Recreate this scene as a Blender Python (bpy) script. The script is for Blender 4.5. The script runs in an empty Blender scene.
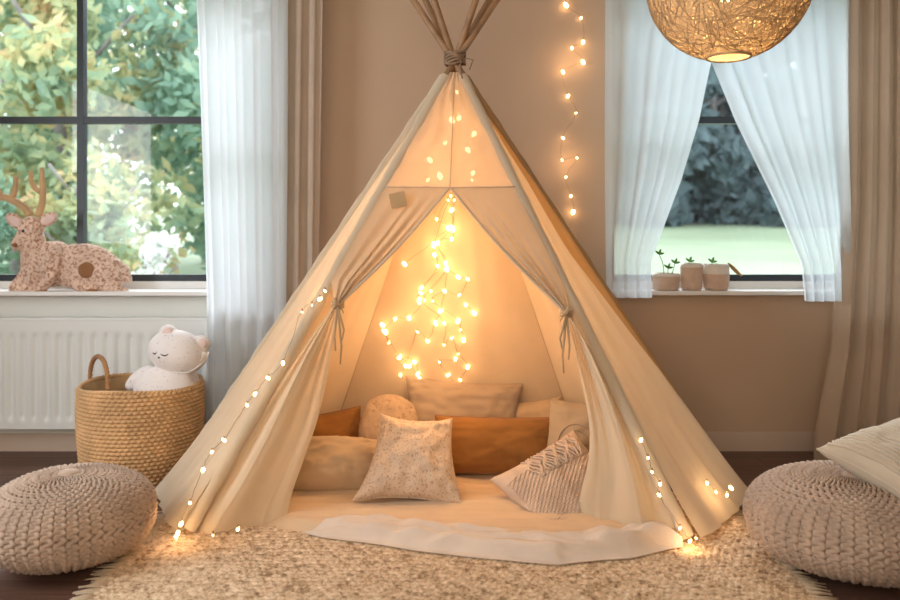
import bpy, math, random
import numpy as np
from mathutils import Vector, Matrix, noise
random.seed(7)
C = bpy.context.scene
COL = C.collection
PI = math.pi

# ------------------------------------------------------------------ camera, sky, lights, exposure
CAMZ = 1.09
cam_data = bpy.data.cameras.new('camera')
cam_data.sensor_width = 36.0
cam_data.lens = 32.0
cam_data.shift_y = -65.0 / 900.0
cam_data.clip_end = 200
cam_data.dof.use_dof = True
cam_data.dof.focus_distance = 3.15
cam_data.dof.aperture_fstop = 2.0
cam = bpy.data.objects.new('camera', cam_data)
COL.objects.link(cam)
cam.location = (0, 0, CAMZ)
cam.rotation_euler = (PI / 2, 0, 0)
C.camera = cam

W = bpy.data.worlds.new('world')
C.world = W
W.use_nodes = True
bgn = W.node_tree.nodes['Background']
bgn.inputs[0].default_value = (0.88, 0.95, 1.0, 1)
bgn.inputs[1].default_value = 2.9


def area(name, loc, rot, sx, sy, power, col, portal=False):
    l = bpy.data.lights.new(name, 'AREA')
    l.shape = 'RECTANGLE'; l.size = sx; l.size_y = sy; l.energy = power; l.color = col
    if portal:
        l.cycles.is_portal = True
    o = bpy.data.objects.new(name, l); COL.objects.link(o)
    o.location = loc; o.rotation_euler = rot
    return o


# portals guide the sky through the two windows; two added fill lamps brighten the room
area('window_portal', (-2.02, 4.26, 1.65), (-PI / 2, 0, 0), 2.3, 1.7, 1, (1, 1, 1), True)
area('window_portal', (1.53, 4.26, 1.65), (-PI / 2, 0, 0), 1.45, 1.7, 1, (1, 1, 1), True)
area('rear_fill_light', (-0.9, -1.72, 1.65), (PI / 2, 0, 0), 2.6, 1.7, 46, (1.0, 0.88, 0.71))  # added fill lamp behind the camera; the wall there has no opening
area('side_fill_light', (-2.86, 1.6, 1.6), (0, -PI / 2, 0), 1.3, 1.6, 40, (0.88, 0.94, 1.0))  # added cool fill lamp; the left wall has no window

sl = bpy.data.lights.new('sun', 'SUN'); sl.energy = 5.5; sl.angle = math.radians(45); sl.color = (0.90, 0.95, 1.0)
so = bpy.data.objects.new('sun', sl); COL.objects.link(so); so.rotation_euler = (math.radians(-52), 0, math.radians(8))
C.view_settings.view_transform = 'Standard'
C.view_settings.look = 'None'
C.view_settings.exposure = 0.42
C.view_settings.gamma = 1.0
C.view_settings.use_curve_mapping = False
C.cycles.max_bounces = 10
C.cycles.transparent_max_bounces = 24
C.cycles.transmission_bounces = 10
C.cycles.sample_clamp_indirect = 6.0


# ------------------------------------------------------------------ helpers
def P(u, v, y):
    """world point seen at pixel (u, v) of the 900x600 frame at distance y"""
    return Vector(((u - 450) / 800 * y, y, CAMZ + (235 - v) / 800 * y))


def G(u, v, z=0.0):
    """point of the horizontal plane at height z seen at pixel (u, v)"""
    y = (CAMZ - z) * 800 / (v - 235)
    return Vector(((u - 450) / 800 * y, y, z))


def lerp(a, b, t): return a + (b - a) * t
def sm(x): x = max(0, min(1, x)); return x * x * (3 - 2 * x)
def nz(x, y=0.0, z=0.0): return noise.noise(Vector((x, y, z)))


def interp(pts, t):
    """smooth point along a list of points, t in 0..1 (Catmull-Rom)"""
    n = len(pts) - 1
    f = max(0, min(n - 1e-6, t * n)); i = int(f); f -= i
    p0 = pts[max(i - 1, 0)]; p1 = pts[i]; p2 = pts[i + 1]; p3 = pts[min(i + 2, n)]
    return 0.5 * ((2 * p1) + (p2 - p0) * f + (2 * p0 - 5 * p1 + 4 * p2 - p3) * f * f + (3 * p1 - p0 - 3 * p2 + p3) * f ** 3)


class MB:
    def __init__(s): s.v = []; s.f = []; s.mi = []; s.cur = 0

    def add(s, vs, fs):
        o = len(s.v); s.v.extend([tuple(v) for v in vs])
        for f in fs:
            s.f.append(tuple(i + o for i in f)); s.mi.append(s.cur)

    def box(s, c, d, R=None):
        x, y, z = d[0] / 2, d[1] / 2, d[2] / 2
        vs = [Vector((a * x, b * y, e * z)) for a in (-1, 1) for b in (-1, 1) for e in (-1, 1)]
        if R: vs = [R @ v for v in vs]
        vs = [v + Vector(c) for v in vs]
        s.add(vs, [(0, 1, 3, 2), (4, 6, 7, 5), (0, 4, 5, 1), (2, 3, 7, 6), (0, 2, 6, 4), (1, 5, 7, 3)])

    def tube(s, path, r, n=8, cap=True, flat=1.0):
        path = [Vector(p) for p in path]
        m = len(path)
        rs = r if isinstance(r, (list, tuple)) else [r] * m
        T = []
        for i in range(m):
            t = path[min(i + 1, m - 1)] - path[max(i - 1, 0)]
            T.append(t.normalized() if t.length > 1e-9 else Vector((0, 0, 1)))
        a = Vector((0, 0, 1)) if abs(T[0].z) < 0.9 else Vector((1, 0, 0))
        nn = T[0].cross(a).normalized()
        vs = []
        for i in range(m):
            nn = (nn - T[i] * nn.dot(T[i]))
            nn = nn.normalized() if nn.length > 1e-9 else T[i].orthogonal().normalized()
            b = T[i].cross(nn)
            for k in range(n):
                an = 2 * PI * k / n
                vs.append(path[i] + (nn * math.cos(an) + b * math.sin(an) * flat) * rs[i])
        fs = [(i * n + k, i * n + (k + 1) % n, (i + 1) * n + (k + 1) % n, (i + 1) * n + k) for i in range(m - 1) for k in range(n)]
        if cap:
            fs.append(tuple(range(n - 1, -1, -1))); fs.append(tuple((m - 1) * n + k for k in range(n)))
        s.add(vs, fs)

    def grid(s, fn, nu, nv, wrapu=False):
        vs = [fn(i / nu, j / nv) for j in range(nv + 1) for i in range(nu + (0 if wrapu else 1))]
        w = nu if wrapu else nu + 1
        fs = [(j * w + i, j * w + (i + 1) % w, (j + 1) * w + (i + 1) % w, (j + 1) * w + i) for j in range(nv) for i in range(nu)]
        s.add(vs, fs)

    def lathe(s, prof, c, n=32):
        c = Vector(c)
        s.grid(lambda a, b: c + Vector((prof[round(b * (len(prof) - 1))][0] * math.cos(a * 2 * PI), prof[round(b * (len(prof) - 1))][0] * math.sin(a * 2 * PI), prof[round(b * (len(prof) - 1))][1])), n, len(prof) - 1, True)

    def ell(s, c, r, R=None, n=20, m=12):
        c = Vector(c)
        def f(a, b):
            th = a * 2 * PI; ph = (b - 0.5) * PI * 0.9999
            v = Vector((math.cos(ph) * math.cos(th) * r[0], math.cos(ph) * math.sin(th) * r[1], math.sin(ph) * r[2]))
            return c + (R @ v if R else v)
        s.grid(f, n, m, True)

    def build(s, name, mats, parent=None, smooth=True, bevel=0, origin=None):
        me = bpy.data.meshes.new(name)
        if origin is not None:
            og = Vector(origin)
            s.v = [tuple(Vector(v) - og) for v in s.v]
        me.from_pydata(s.v, [], s.f)
        if not isinstance(mats, (list, tuple)): mats = [mats]
        for m in mats: me.materials.append(m)
        if len(mats) > 1: me.polygons.foreach_set('material_index', s.mi)
        me.validate()
        if smooth: me.polygons.foreach_set('use_smooth', [True] * len(me.polygons))
        me.update()
        o = bpy.data.objects.new(name, me); COL.objects.link(o)
        if origin is not None: o.location = og
        if bevel:
            b = o.modifiers.new('bevel', 'BEVEL'); b.width = bevel; b.segments = 2; b.limit_method = 'ANGLE'
        if parent: adopt(o, parent)
        return o


def adopt(o, parent):
    """parent o (placed in world coordinates) under parent, which is unrotated and unscaled"""
    w = Vector((0, 0, 0)); q = parent
    while q: w += q.location; q = q.parent
    o.parent = parent
    o.location = o.location - w
    return o


def thing(name, label, cat, loc=(0, 0, 0), group=None):
    o = bpy.data.objects.new(name, None); COL.objects.link(o)
    o.empty_display_size = 0.05
    o.location = loc
    return tag(o, label, cat, group)


def tag(o, label, cat, group=None, kind=None):
    o['label'] = label; o['category'] = cat
    if group: o['group'] = group
    if kind: o['kind'] = kind
    return o


def struct(o, label=None):
    o['kind'] = 'structure'
    if label: o['label'] = label
    return o


def caster(o):
    from mathutils.bvhtree import BVHTree
    w = Vector((0, 0, 0)); q = o
    while q: w += q.location; q = q.parent
    t = BVHTree.FromPolygons([v.co + w for v in o.data.vertices], [tuple(p.vertices) for p in o.data.polygons])
    def f(u, v, lift=.001):
        d = Vector(((u - 450) / 800, 1, (235 - v) / 800)).normalized()
        h = t.ray_cast(Vector((0, 0, CAMZ)), d)
        return (h[0] if h[0] else P(u, v, 3.6)) - d * lift
    return f


def remesh(o, voxel, smooth=6):
    m = o.modifiers.new('r', 'REMESH'); m.mode = 'VOXEL'; m.voxel_size = voxel
    m2 = o.modifiers.new('s', 'SMOOTH'); m2.iterations = smooth; m2.factor = 0.6
    mats = list(o.data.materials)
    bpy.context.view_layer.update()
    dg = bpy.context.evaluated_depsgraph_get()
    me = bpy.data.meshes.new_from_object(o.evaluated_get(dg))
    o.modifiers.clear()
    o.data = me
    me.materials.clear()
    for mm in mats: me.materials.append(mm)
    me.polygons.foreach_set('use_smooth', [True] * len(me.polygons))
    return o


# ------------------------------------------------------------------ materials
def newmat(name):
    m = bpy.data.materials.new(name); m.use_nodes = True
    nt = m.node_tree; nt.nodes.clear()
    out = nt.nodes.new('ShaderNodeOutputMaterial')
    return m, nt, out


def N(nt, t, **kw):
    n = nt.nodes.new(t)
    for k, v in kw.items():
        if hasattr(n, k): setattr(n, k, v)
    return n


def coords(nt, scale=(1, 1, 1), kind='Object', rot=(0, 0, 0)):
    tc = N(nt, 'ShaderNodeTexCoord'); mp = N(nt, 'ShaderNodeMapping')
    mp.inputs['Scale'].default_value = scale; mp.inputs['Rotation'].default_value = rot
    nt.links.new(tc.outputs[kind], mp.inputs[0])
    return mp.outputs[0]


def noisetex(nt, vec, scale, detail=3, rough=0.5):
    n = N(nt, 'ShaderNodeTexNoise'); n.inputs['Scale'].default_value = scale; n.inputs['Detail'].default_value = detail
    n.inputs['Roughness'].default_value = rough
    nt.links.new(vec, n.inputs['Vector']); return n.outputs['Fac']


def ramp(nt, fac, stops):
    r = N(nt, 'ShaderNodeValToRGB')
    e = r.color_ramp.elements
    while len(e) < len(stops): e.new(0.5)
    for i, (p, c) in enumerate(stops):
        e[i].position = p; e[i].color = (*c, 1) if len(c) == 3 else c
    nt.links.new(fac, r.inputs[0]); return r.outputs[0]


def bump(nt, h, strength=0.3, dist=0.01):
    b = N(nt, 'ShaderNodeBump'); b.inputs['Strength'].default_value = strength; b.inputs['Distance'].default_value = dist
    nt.links.new(h, b.inputs['Height']); return b.outputs[0]


def mul(c, k): return tuple(min(1, x * k) for x in c)


def plain(name, col, rough=0.6, var=0.12, vs=8, bs=60, bstr=0.15, bd=0.003, metal=0, sheen=0, emis=None, spec=0.5):
    m, nt, out = newmat(name)
    p = N(nt, 'ShaderNodeBsdfPrincipled')
    vec = coords(nt)
    nt.links.new(ramp(nt, noisetex(nt, vec, vs), [(0.3, mul(col, 1 - var)), (0.7, mul(col, 1 + var))]), p.inputs['Base Color'])
    p.inputs['Roughness'].default_value = rough; p.inputs['Metallic'].default_value = metal
    p.inputs['Specular IOR Level'].default_value = spec
    if sheen: p.inputs['Sheen Weight'].default_value = sheen
    if bstr: nt.links.new(bump(nt, noisetex(nt, vec, bs, 4), bstr, bd), p.inputs['Normal'])
    if emis:
        p.inputs['Emission Color'].default_value = (*emis[0], 1); p.inputs['Emission Strength'].default_value = emis[1]
    nt.links.new(p.outputs[0], out.inputs[0])
    return m


def cloth(name, col, trans=0.3, clear=0.0, weave=500, var=0.08, tcol=None, bstr=0.25):
    """woven fabric: diffuse + translucent, with an optional open-weave see-through share"""
    m, nt, out = newmat(name)
    vec = coords(nt)
    c = ramp(nt, noisetex(nt, vec, 6), [(0.3, mul(col, 1 - var)), (0.7, mul(col, 1 + var))])
    w1 = N(nt, 'ShaderNodeTexNoise'); w1.inputs['Scale'].default_value = weave; w1.inputs['Detail'].default_value = 2
    nt.links.new(vec, w1.inputs['Vector'])
    big = noisetex(nt, vec, 14, 3)
    ad = N(nt, 'ShaderNodeMath', operation='MULTIPLY_ADD'); ad.inputs[1].default_value = 4.0
    nt.links.new(big, ad.inputs[0]); nt.links.new(w1.outputs['Fac'], ad.inputs[2])
    nrm = bump(nt, ad.outputs[0], bstr, 0.004)
    d = N(nt, 'ShaderNodeBsdfDiffuse'); d.inputs['Roughness'].default_value = 0.6
    nt.links.new(c, d.inputs[0]); nt.links.new(nrm, d.inputs['Normal'])
    t = N(nt, 'ShaderNodeBsdfTranslucent'); t.inputs[0].default_value = (*(tcol or col), 1)
    nt.links.new(nrm, t.inputs['Normal'])
    mx = N(nt, 'ShaderNodeMixShader'); mx.inputs[0].default_value = trans
    nt.links.new(d.outputs[0], mx.inputs[1]); nt.links.new(t.outputs[0], mx.inputs[2])
    last = mx
    if clear:
        tr = N(nt, 'ShaderNodeBsdfTransparent'); m2 = N(nt, 'ShaderNodeMixShader'); m2.inputs[0].default_value = clear
        nt.links.new(mx.outputs[0], m2.inputs[1]); nt.links.new(tr.outputs[0], m2.inputs[2]); last = m2
    nt.links.new(last.outputs[0], out.inputs[0])
    return m


def fabric(name, col, weave=(260, 260, 260), var=0.1, bstr=0.4, pattern=None):
    """opaque cushion cloth; pattern = (scale, low, high, colour) gives printed specks"""
    m, nt, out = newmat(name)
    p = N(nt, 'ShaderNodeBsdfPrincipled'); p.inputs['Roughness'].default_value = 0.9
    p.inputs['Specular IOR Level'].default_value = 0.15
    p.inputs['Sheen Weight'].default_value = 0.15
    vec = coords(nt)
    c = ramp(nt, noisetex(nt, vec, 9), [(0.3, mul(col, 1 - var)), (0.7, mul(col, 1 + var))])
    if pattern:
        sc, lo, hi, pc = pattern
        f = noisetex(nt, vec, sc, 2, 0.6)
        mk = ramp(nt, f, [(lo, (0, 0, 0)), (hi, (1, 1, 1))])
        mi = N(nt, 'ShaderNodeMixRGB'); mi.inputs[2].default_value = (*pc, 1)
        nt.links.new(mk, mi.inputs[0]); nt.links.new(c, mi.inputs[1]); c = mi.outputs[0]
    nt.links.new(c, p.inputs['Base Color'])
    v2 = coords(nt, weave)
    nt.links.new(bump(nt, noisetex(nt, v2, 1.0, 2), bstr, 0.003), p.inputs['Normal'])
    nt.links.new(p.outputs[0], out.inputs[0])
    return m


M = {}
M['wall'] = plain('wall_paint', (0.56, 0.415, 0.30), 0.9, 0.02, 2, 120, 0.08, 0.002, spec=0.15)
M['panel'] = plain('apron_paint', (0.78, 0.80, 0.77), 0.6, 0.02, 2, 100, 0.05)
M['ceiling'] = plain('ceiling_paint', (0.80, 0.76, 0.70), 0.9, 0.02, 2, 100, 0.05)
M['white'] = plain('white_paint', (0.86, 0.87, 0.87), 0.35, 0.02, 3, 80, 0.03)
M['rad'] = plain('radiator_enamel', (0.82, 0.86, 0.86), 0.3, 0.015, 3, 80, 0.02)
M['skirting'] = plain('skirting_paint', (0.62, 0.50, 0.41), 0.5, 0.03, 3, 80, 0.03)
M['black'] = plain('black_frame_paint', (0.022, 0.03, 0.04), 0.4, 0.1, 5, 80, 0.02)
M['sheer'] = cloth('sheer_voile', (0.85, 0.89, 0.92), 0.58, 0.05, 700, 0.02, (0.83, 0.89, 0.94), 0.1)
M['sheer_r'] = cloth('sheer_voile_open', (0.82, 0.87, 0.90), 0.52, 0.22, 700, 0.02, (0.74, 0.84, 0.90), 0.1)
M['drape'] = cloth('beige_drape', (0.56, 0.45, 0.35), 0.10, 0.0, 500, 0.05, (0.6, 0.5, 0.38))
M['drape_l'] = cloth('ivory_drape', (0.66, 0.56, 0.47), 0.25, 0.0, 500, 0.05, (0.7, 0.62, 0.5))
M['canvas'] = cloth('tent_canvas', (0.84, 0.755, 0.60), 0.36, 0.0, 450, 0.04, (0.92, 0.74, 0.50))
M['canvas_thin'] = cloth('tent_canvas_thin', (0.82, 0.72, 0.58), 0.45, 0.10, 450, 0.05, (0.92, 0.72, 0.48))
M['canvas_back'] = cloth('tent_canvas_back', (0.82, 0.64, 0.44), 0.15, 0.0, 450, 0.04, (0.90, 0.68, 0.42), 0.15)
M['seam'] = fabric('seam_tape', (0.62, 0.51, 0.38))
M['pole'] = plain('pole_wood', (0.36, 0.21, 0.11), 0.5, 0.25, 12, 60, 0.2)
M['rope'] = plain('jute_rope', (0.30, 0.20, 0.13), 0.9, 0.3, 80, 200, 0.5)
M['tie'] = fabric('tie_fabric', (0.50, 0.36, 0.22))
M['mat'] = fabric('play_mat_cotton', (0.68, 0.50, 0.33), var=0.04, bstr=0.2)
M['muslin'] = fabric('muslin_gauze', (0.73, 0.62, 0.53), (60, 420, 200), 0.05, 0.6)
M['mustard'] = fabric('mustard_linen', (0.29, 0.13, 0.036), var=0.12)
M['beige'] = fabric('beige_linen', (0.56, 0.41, 0.27), var=0.05)
M['taupe'] = fabric('taupe_linen', (0.42, 0.31, 0.22), var=0.08)
M['sand'] = fabric('sand_linen', (0.52, 0.36, 0.22), var=0.06)
M['floral'] = fabric('floral_cotton', (0.68, 0.53, 0.40), var=0.04, pattern=(120, 0.55, 0.66, (0.45, 0.28, 0.20)))
M['speck'] = fabric('speckled_cotton', (0.52, 0.37, 0.25), var=0.05, pattern=(60, 0.58, 0.64, (0.42, 0.27, 0.18)))
M['canvas_cush'] = fabric('arch_canvas', (0.44, 0.33, 0.22), var=0.07)
M['yarn'] = fabric('cushion_yarn', (0.62, 0.47, 0.36), (120, 120, 120), 0.12, 0.6)
M['stripe'] = fabric('ribbed_linen', (0.62, 0.54, 0.43), (40, 400, 400), 0.07, 0.4)
M['knit'] = fabric('pouf_cord', (0.49, 0.365, 0.28), (150, 150, 150), 0.14, 0.7)
M['core'] = plain('pouf_core', (0.12, 0.08, 0.06), 1.0, 0.1)
M['straw'] = fabric('seagrass', (0.68, 0.43, 0.22), (140, 140, 60), 0.22, 0.7)
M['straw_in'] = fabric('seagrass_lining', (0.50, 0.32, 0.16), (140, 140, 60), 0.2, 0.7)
M['handle'] = fabric('leather_wrap', (0.45, 0.24, 0.11), (200, 200, 60), 0.2, 0.6)
M['fringe'] = fabric('jute_fringe', (0.58, 0.45, 0.31), (100, 100, 100), 0.15, 0.6)
M['bear'] = fabric('bear_plush', (0.88, 0.84, 0.84), (200, 200, 200), 0.03, 0.5, pattern=(95, 0.66, 0.70, (0.36, 0.30, 0.33)))
M['ink'] = plain('dark_thread', (0.05, 0.045, 0.06), 0.7)
M['ribbon'] = fabric('white_ribbon', (0.88, 0.87, 0.86))
M['deer'] = fabric('deer_plush', (0.80, 0.60, 0.49), (90, 90, 90), 0.12, 1.0, pattern=(70, 0.47, 0.64, (0.42, 0.23, 0.15)))
M['deer_brown'] = fabric('deer_patch', (0.33, 0.16, 0.075), (150, 150, 150), 0.12, 0.8)
M['deer_pink'] = fabric('deer_ear_lining', (0.85, 0.66, 0.62))
M['antler'] = fabric('antler_felt', (0.58, 0.39, 0.22), (120, 120, 120), 0.2, 0.8)
M['pot'] = plain('pot_clay', (0.66, 0.50, 0.40), 0.8, 0.08, 30, 90, 0.3)
M['pot_white'] = plain('pot_glaze', (0.80, 0.76, 0.70), 0.5, 0.05, 30, 90, 0.1)
M['soil'] = plain('potting_soil', (0.09, 0.06, 0.04), 1.0, 0.3, 60, 90, 0.8)
M['leaf'] = plain('seedling_green', (0.10, 0.28, 0.06), 0.6, 0.3, 40)
M['tag'] = fabric('tag_cotton', (0.56, 0.38, 0.21))
M['wire'] = plain('fairy_wire', (0.40, 0.27, 0.15), 0.5)
M['bulb'] = plain('bulb_glow', (1, 0.85, 0.6), 0.4, bstr=0, emis=((1.0, 0.62, 0.28), 9))
M['lampglow'] = plain('lamp_bulb', (1, 0.9, 0.7), 0.4, bstr=0, emis=((1.0, 0.74, 0.42), 9))
M['cordblack'] = plain('lamp_cord', (0.1, 0.08, 0.06), 0.6)
M['strand'] = plain('rattan_strand', (0.50, 0.36, 0.21), 0.7, 0.25, 30)
M['bark'] = plain('tree_bark', (0.22, 0.20, 0.20), 0.9, 0.3, 6, 20, 0.6)


def floor_mat():
    m, nt, out = newmat('walnut_boards')
    p = N(nt, 'ShaderNodeBsdfPrincipled')
    vec = coords(nt)
    br = N(nt, 'ShaderNodeTexBrick'); br.inputs['Scale'].default_value = 1.0
    br.inputs['Brick Width'].default_value = 1.5; br.inputs['Row Height'].default_value = 0.14
    br.inputs['Mortar Size'].default_value = 0.0022; br.inputs['Mortar'].default_value = (0.012, 0.008, 0.006, 1)
    br.inputs['Color1'].default_value = (0.115, 0.062, 0.046, 1); br.inputs['Color2'].default_value = (0.17, 0.095, 0.07, 1)
    nt.links.new(vec, br.inputs['Vector'])
    g = noisetex(nt, coords(nt, (1.2, 28, 1)), 2.2, 6, 0.6)
    gr = ramp(nt, g, [(0.25, (0.55, 0.5, 0.48)), (0.75, (1.35, 1.3, 1.25))])
    mi = N(nt, 'ShaderNodeMixRGB', blend_type='MULTIPLY'); mi.inputs[0].default_value = 1
    nt.links.new(br.outputs[0], mi.inputs[1]); nt.links.new(gr, mi.inputs[2])
    nt.links.new(mi.outputs[0], p.inputs['Base Color'])
    p.inputs['Roughness'].default_value = 0.42
    nt.links.new(bump(nt, g, 0.12, 0.003), p.inputs['Normal'])
    nt.links.new(p.outputs[0], out.inputs[0]); return m


def rug_mat():
    m, nt, out = newmat('braided_jute')
    p = N(nt, 'ShaderNodeBsdfPrincipled'); p.inputs['Roughness'].default_value = 0.95; p.inputs['Specular IOR Level'].default_value = 0.1
    vec = coords(nt)
    n1 = noisetex(nt, vec, 42, 4, 0.7)
    c = ramp(nt, n1, [(0.34, (0.30, 0.19, 0.11)), (0.50, (0.66, 0.49, 0.33)), (0.68, (0.88, 0.72, 0.54))])
    nt.links.new(c, p.inputs['Base Color'])
    nt.links.new(bump(nt, noisetex(nt, vec, 140, 4), 0.7, 0.005), p.inputs['Normal'])
    nt.links.new(p.outputs[0], out.inputs[0]); return m


def leaf_mat(name, stops):
    m, nt, out = newmat(name)
    vec = coords(nt)
    c = ramp(nt, noisetex(nt, vec, 1.3, 4, 0.7), stops)
    d = N(nt, 'ShaderNodeBsdfDiffuse'); t = N(nt, 'ShaderNodeBsdfTranslucent'); mx = N(nt, 'ShaderNodeMixShader'); mx.inputs[0].default_value = 0.45
    nt.links.new(c, d.inputs[0]); nt.links.new(c, t.inputs[0])
    nt.links.new(d.outputs[0], mx.inputs[1]); nt.links.new(t.outputs[0], mx.inputs[2])
    nt.links.new(mx.outputs[0], out.inputs[0]); return m


def glass_mat():
    m, nt, out = newmat('window_glass')
    tr = N(nt, 'ShaderNodeBsdfTransparent'); g = N(nt, 'ShaderNodeBsdfGlossy'); g.inputs['Roughness'].default_value = 0.02
    fr = N(nt, 'ShaderNodeFresnel'); fr.inputs[0].default_value = 1.35
    mx = N(nt, 'ShaderNodeMixShader')
    nt.links.new(fr.outputs[0], mx.inputs[0]); nt.links.new(tr.outputs[0], mx.inputs[1]); nt.links.new(g.outputs[0], mx.inputs[2])
    nt.links.new(mx.outputs[0], out.inputs[0]); return m


def shade_mat():
    m, nt, out = newmat('woven_paper_shade')
    vec = coords(nt)
    vo = N(nt, 'ShaderNodeTexVoronoi', feature='DISTANCE_TO_EDGE'); vo.inputs['Scale'].default_value = 85
    nt.links.new(vec, vo.inputs['Vector'])
    mk = ramp(nt, vo.outputs['Distance'], [(0.24, (0, 0, 0)), (0.40, (1, 1, 1))])
    d = N(nt, 'ShaderNodeBsdfDiffuse'); d.inputs[0].default_value = (0.56, 0.42, 0.27, 1)
    nt.links.new(bump(nt, noisetex(nt, vec, 90, 3), 0.8, 0.01), d.inputs['Normal'])
    t = N(nt, 'ShaderNodeBsdfTranslucent'); t.inputs[0].default_value = (0.80, 0.62, 0.38, 1)
    tr = N(nt, 'ShaderNodeBsdfTransparent')
    a = N(nt, 'ShaderNodeMixShader'); a.inputs[0].default_value = 0.10
    nt.links.new(d.outputs[0], a.inputs[1]); nt.links.new(t.outputs[0], a.inputs[2])
    b = N(nt, 'ShaderNodeMixShader'); b.inputs[0].default_value = 0.6
    nt.links.new(t.outputs[0], b.inputs[1]); nt.links.new(tr.outputs[0], b.inputs[2])
    c = N(nt, 'ShaderNodeMixShader')
    nt.links.new(mk, c.inputs[0]); nt.links.new(a.outputs[0], c.inputs[1]); nt.links.new(b.outputs[0], c.inputs[2])
    nt.links.new(c.outputs[0], out.inputs[0]); return m


M['floor'] = floor_mat(); M['rug'] = rug_mat(); M['glass'] = glass_mat(); M['shade'] = shade_mat()
M['lawn'] = plain('lawn_grass', (0.20, 0.26, 0.165), 0.95, 0.12, .5, 40, 0.5)
M['leaves_autumn'] = leaf_mat('autumn_leaves', [(0.32, (0.24, 0.36, 0.28)), (0.45, (0.36, 0.47, 0.31)), (0.55, (0.56, 0.55, 0.30)), (0.68, (0.68, 0.47, 0.28))])
M['leaves_green'] = leaf_mat('green_leaves', [(0.32, (0.22, 0.37, 0.31)), (0.55, (0.34, 0.50, 0.38)), (0.72, (0.52, 0.60, 0.38))])
M['leaves_dark'] = leaf_mat('dark_leaves', [(0.30, (0.13, 0.19, 0.21)), (0.6, (0.18, 0.25, 0.27)), (0.8, (0.24, 0.31, 0.28))])
M['blossom'] = leaf_mat('pale_blossom', [(0.3, (0.75, 0.78, 0.75)), (0.7, (0.9, 0.9, 0.9))])

# ------------------------------------------------------------------ the room
WY = 4.05; WT = 0.30; CZ = 2.75; XL = -3.4; XR = 2.55; YB = -1.85
WL = (-3.15, -0.90, 0.80, 2.48)   # window opening x0 x1 z0 z1
WR = (0.82, 2.22, 0.80, 2.48)

b = MB(); b.box(((XL + XR) / 2, (YB + WY + WT) / 2, -0.05), (XR - XL + .4, WY + WT - YB + .2, 0.1)); struct(b.build('floor', M['floor'], smooth=False))
b = MB(); b.box(((XL + XR) / 2, (YB + WY + WT) / 2, CZ + 0.05), (XR - XL + .4, WY + WT - YB + .4, 0.1)); struct(b.build('ceiling', M['ceiling'], smooth=False))
b = MB()
def wb(x0, x1, z0, z1): b.box(((x0 + x1) / 2, WY + WT / 2, (z0 + z1) / 2), (x1 - x0, WT, z1 - z0))
wb(XL - .2, XR + .2, 0, 0.80); wb(XL - .2, XR + .2, 2.48, CZ); wb(XL - .2, WL[0], .8, 2.48); wb(WL[1], WR[0], .8, 2.48); wb(WR[1], XR + .2, .8, 2.48)
struct(b.build('wall_back', M['wall'], smooth=False))
b = MB(); b.box((XL - .1, (YB + WY) / 2, CZ / 2), (.2, WY - YB, CZ)); struct(b.build('wall_left', M['wall'], smooth=False))
b = MB(); b.box((XR + .1, (YB + WY) / 2, CZ / 2), (.2, WY - YB, CZ)); struct(b.build('wall_right', M['wall'], smooth=False))
b = MB(); b.box(((XL + XR) / 2, YB - .1, CZ / 2), (XR - XL + .4, .2, CZ)); struct(b.build('wall_front', M['wall'], smooth=False))
# white apron panel under the left window, skirting
b = MB(); b.box(((XL - 0.95) / 2, WY - .006, 0.43), (-0.95 - XL, .012, 0.70)); struct(b.build('trim_1', M['panel'], smooth=False), 'white painted panel under the left window')
b = MB(); b.box((XL / 2 - .4, WY - .009, 0.045), (-XL - .8, .018, .09)); b.box((XL / 2 - .4, WY - .006, 0.094), (-XL - .8, .010, .012)); struct(b.build('baseboard_left', M['skirting'], smooth=False))
b = MB(); b.box((XR / 2, WY - .009, 0.042), (XR, .018, .084)); b.box((XR / 2, WY - .006, 0.088), (XR, .010, .012)); struct(b.build('baseboard_right', M['skirting'], smooth=False))


def window(name, w, mull, bar_z, sill_front):
    x0, x1, z0, z1 = w; y = 4.22
    r = bpy.data.objects.new(name, None); COL.objects.link(r); r.location = ((x0 + x1) / 2, y, z0); struct(r)
    f = MB(); t = .035
    zb = z0 + 0.046
    f.box(((x0 + x1) / 2, y, zb + .018), (x1 - x0, .05, .036)); f.box(((x0 + x1) / 2, y, z1 - .02), (x1 - x0, .05, .04))
    f.box((x0 + .02, y, (zb + z1) / 2), (.04, .05, z1 - zb)); f.box((x1 - .02, y, (zb + z1) / 2), (.04, .05, z1 - zb))
    f.box(((x0 + x1) / 2, y, bar_z), (x1 - x0 - .08, .04, .036))
    for m in mull: f.box((m, y, (zb + z1) / 2), (.034, .045, z1 - zb - .07))
    f.build('window_frame', M['black'], r, smooth=False)
    s = MB(); s.box(((x0 + x1) / 2, y, z0 + .026), (x1 - x0, .07, .044)); s.build('bottom_rail', M['white'], r, smooth=False)
    g = MB(); g.box(((x0 + x1) / 2, y + .005, (zb + z1) / 2), (x1 - x0 - .06, .004, z1 - zb - .06)); g.build('window_glass', M['glass'], r, smooth=False)
    s = MB(); s.box(((x0 + x1) / 2, (sill_front + y + .03) / 2, z0 + .0), (x1 - x0 + .06, y + .03 - sill_front, .022)); s.build('window_sill', M['white'], r, smooth=False, bevel=.004)
    return r


window('window_1', WL, [P(82, 0, 4.22).x], P(0, 120.5, 4.22).z, 3.945)
window('window_2', WR, [], P(0, 120.5, 4.22).z, 3.985)
SILL = 0.812

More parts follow.
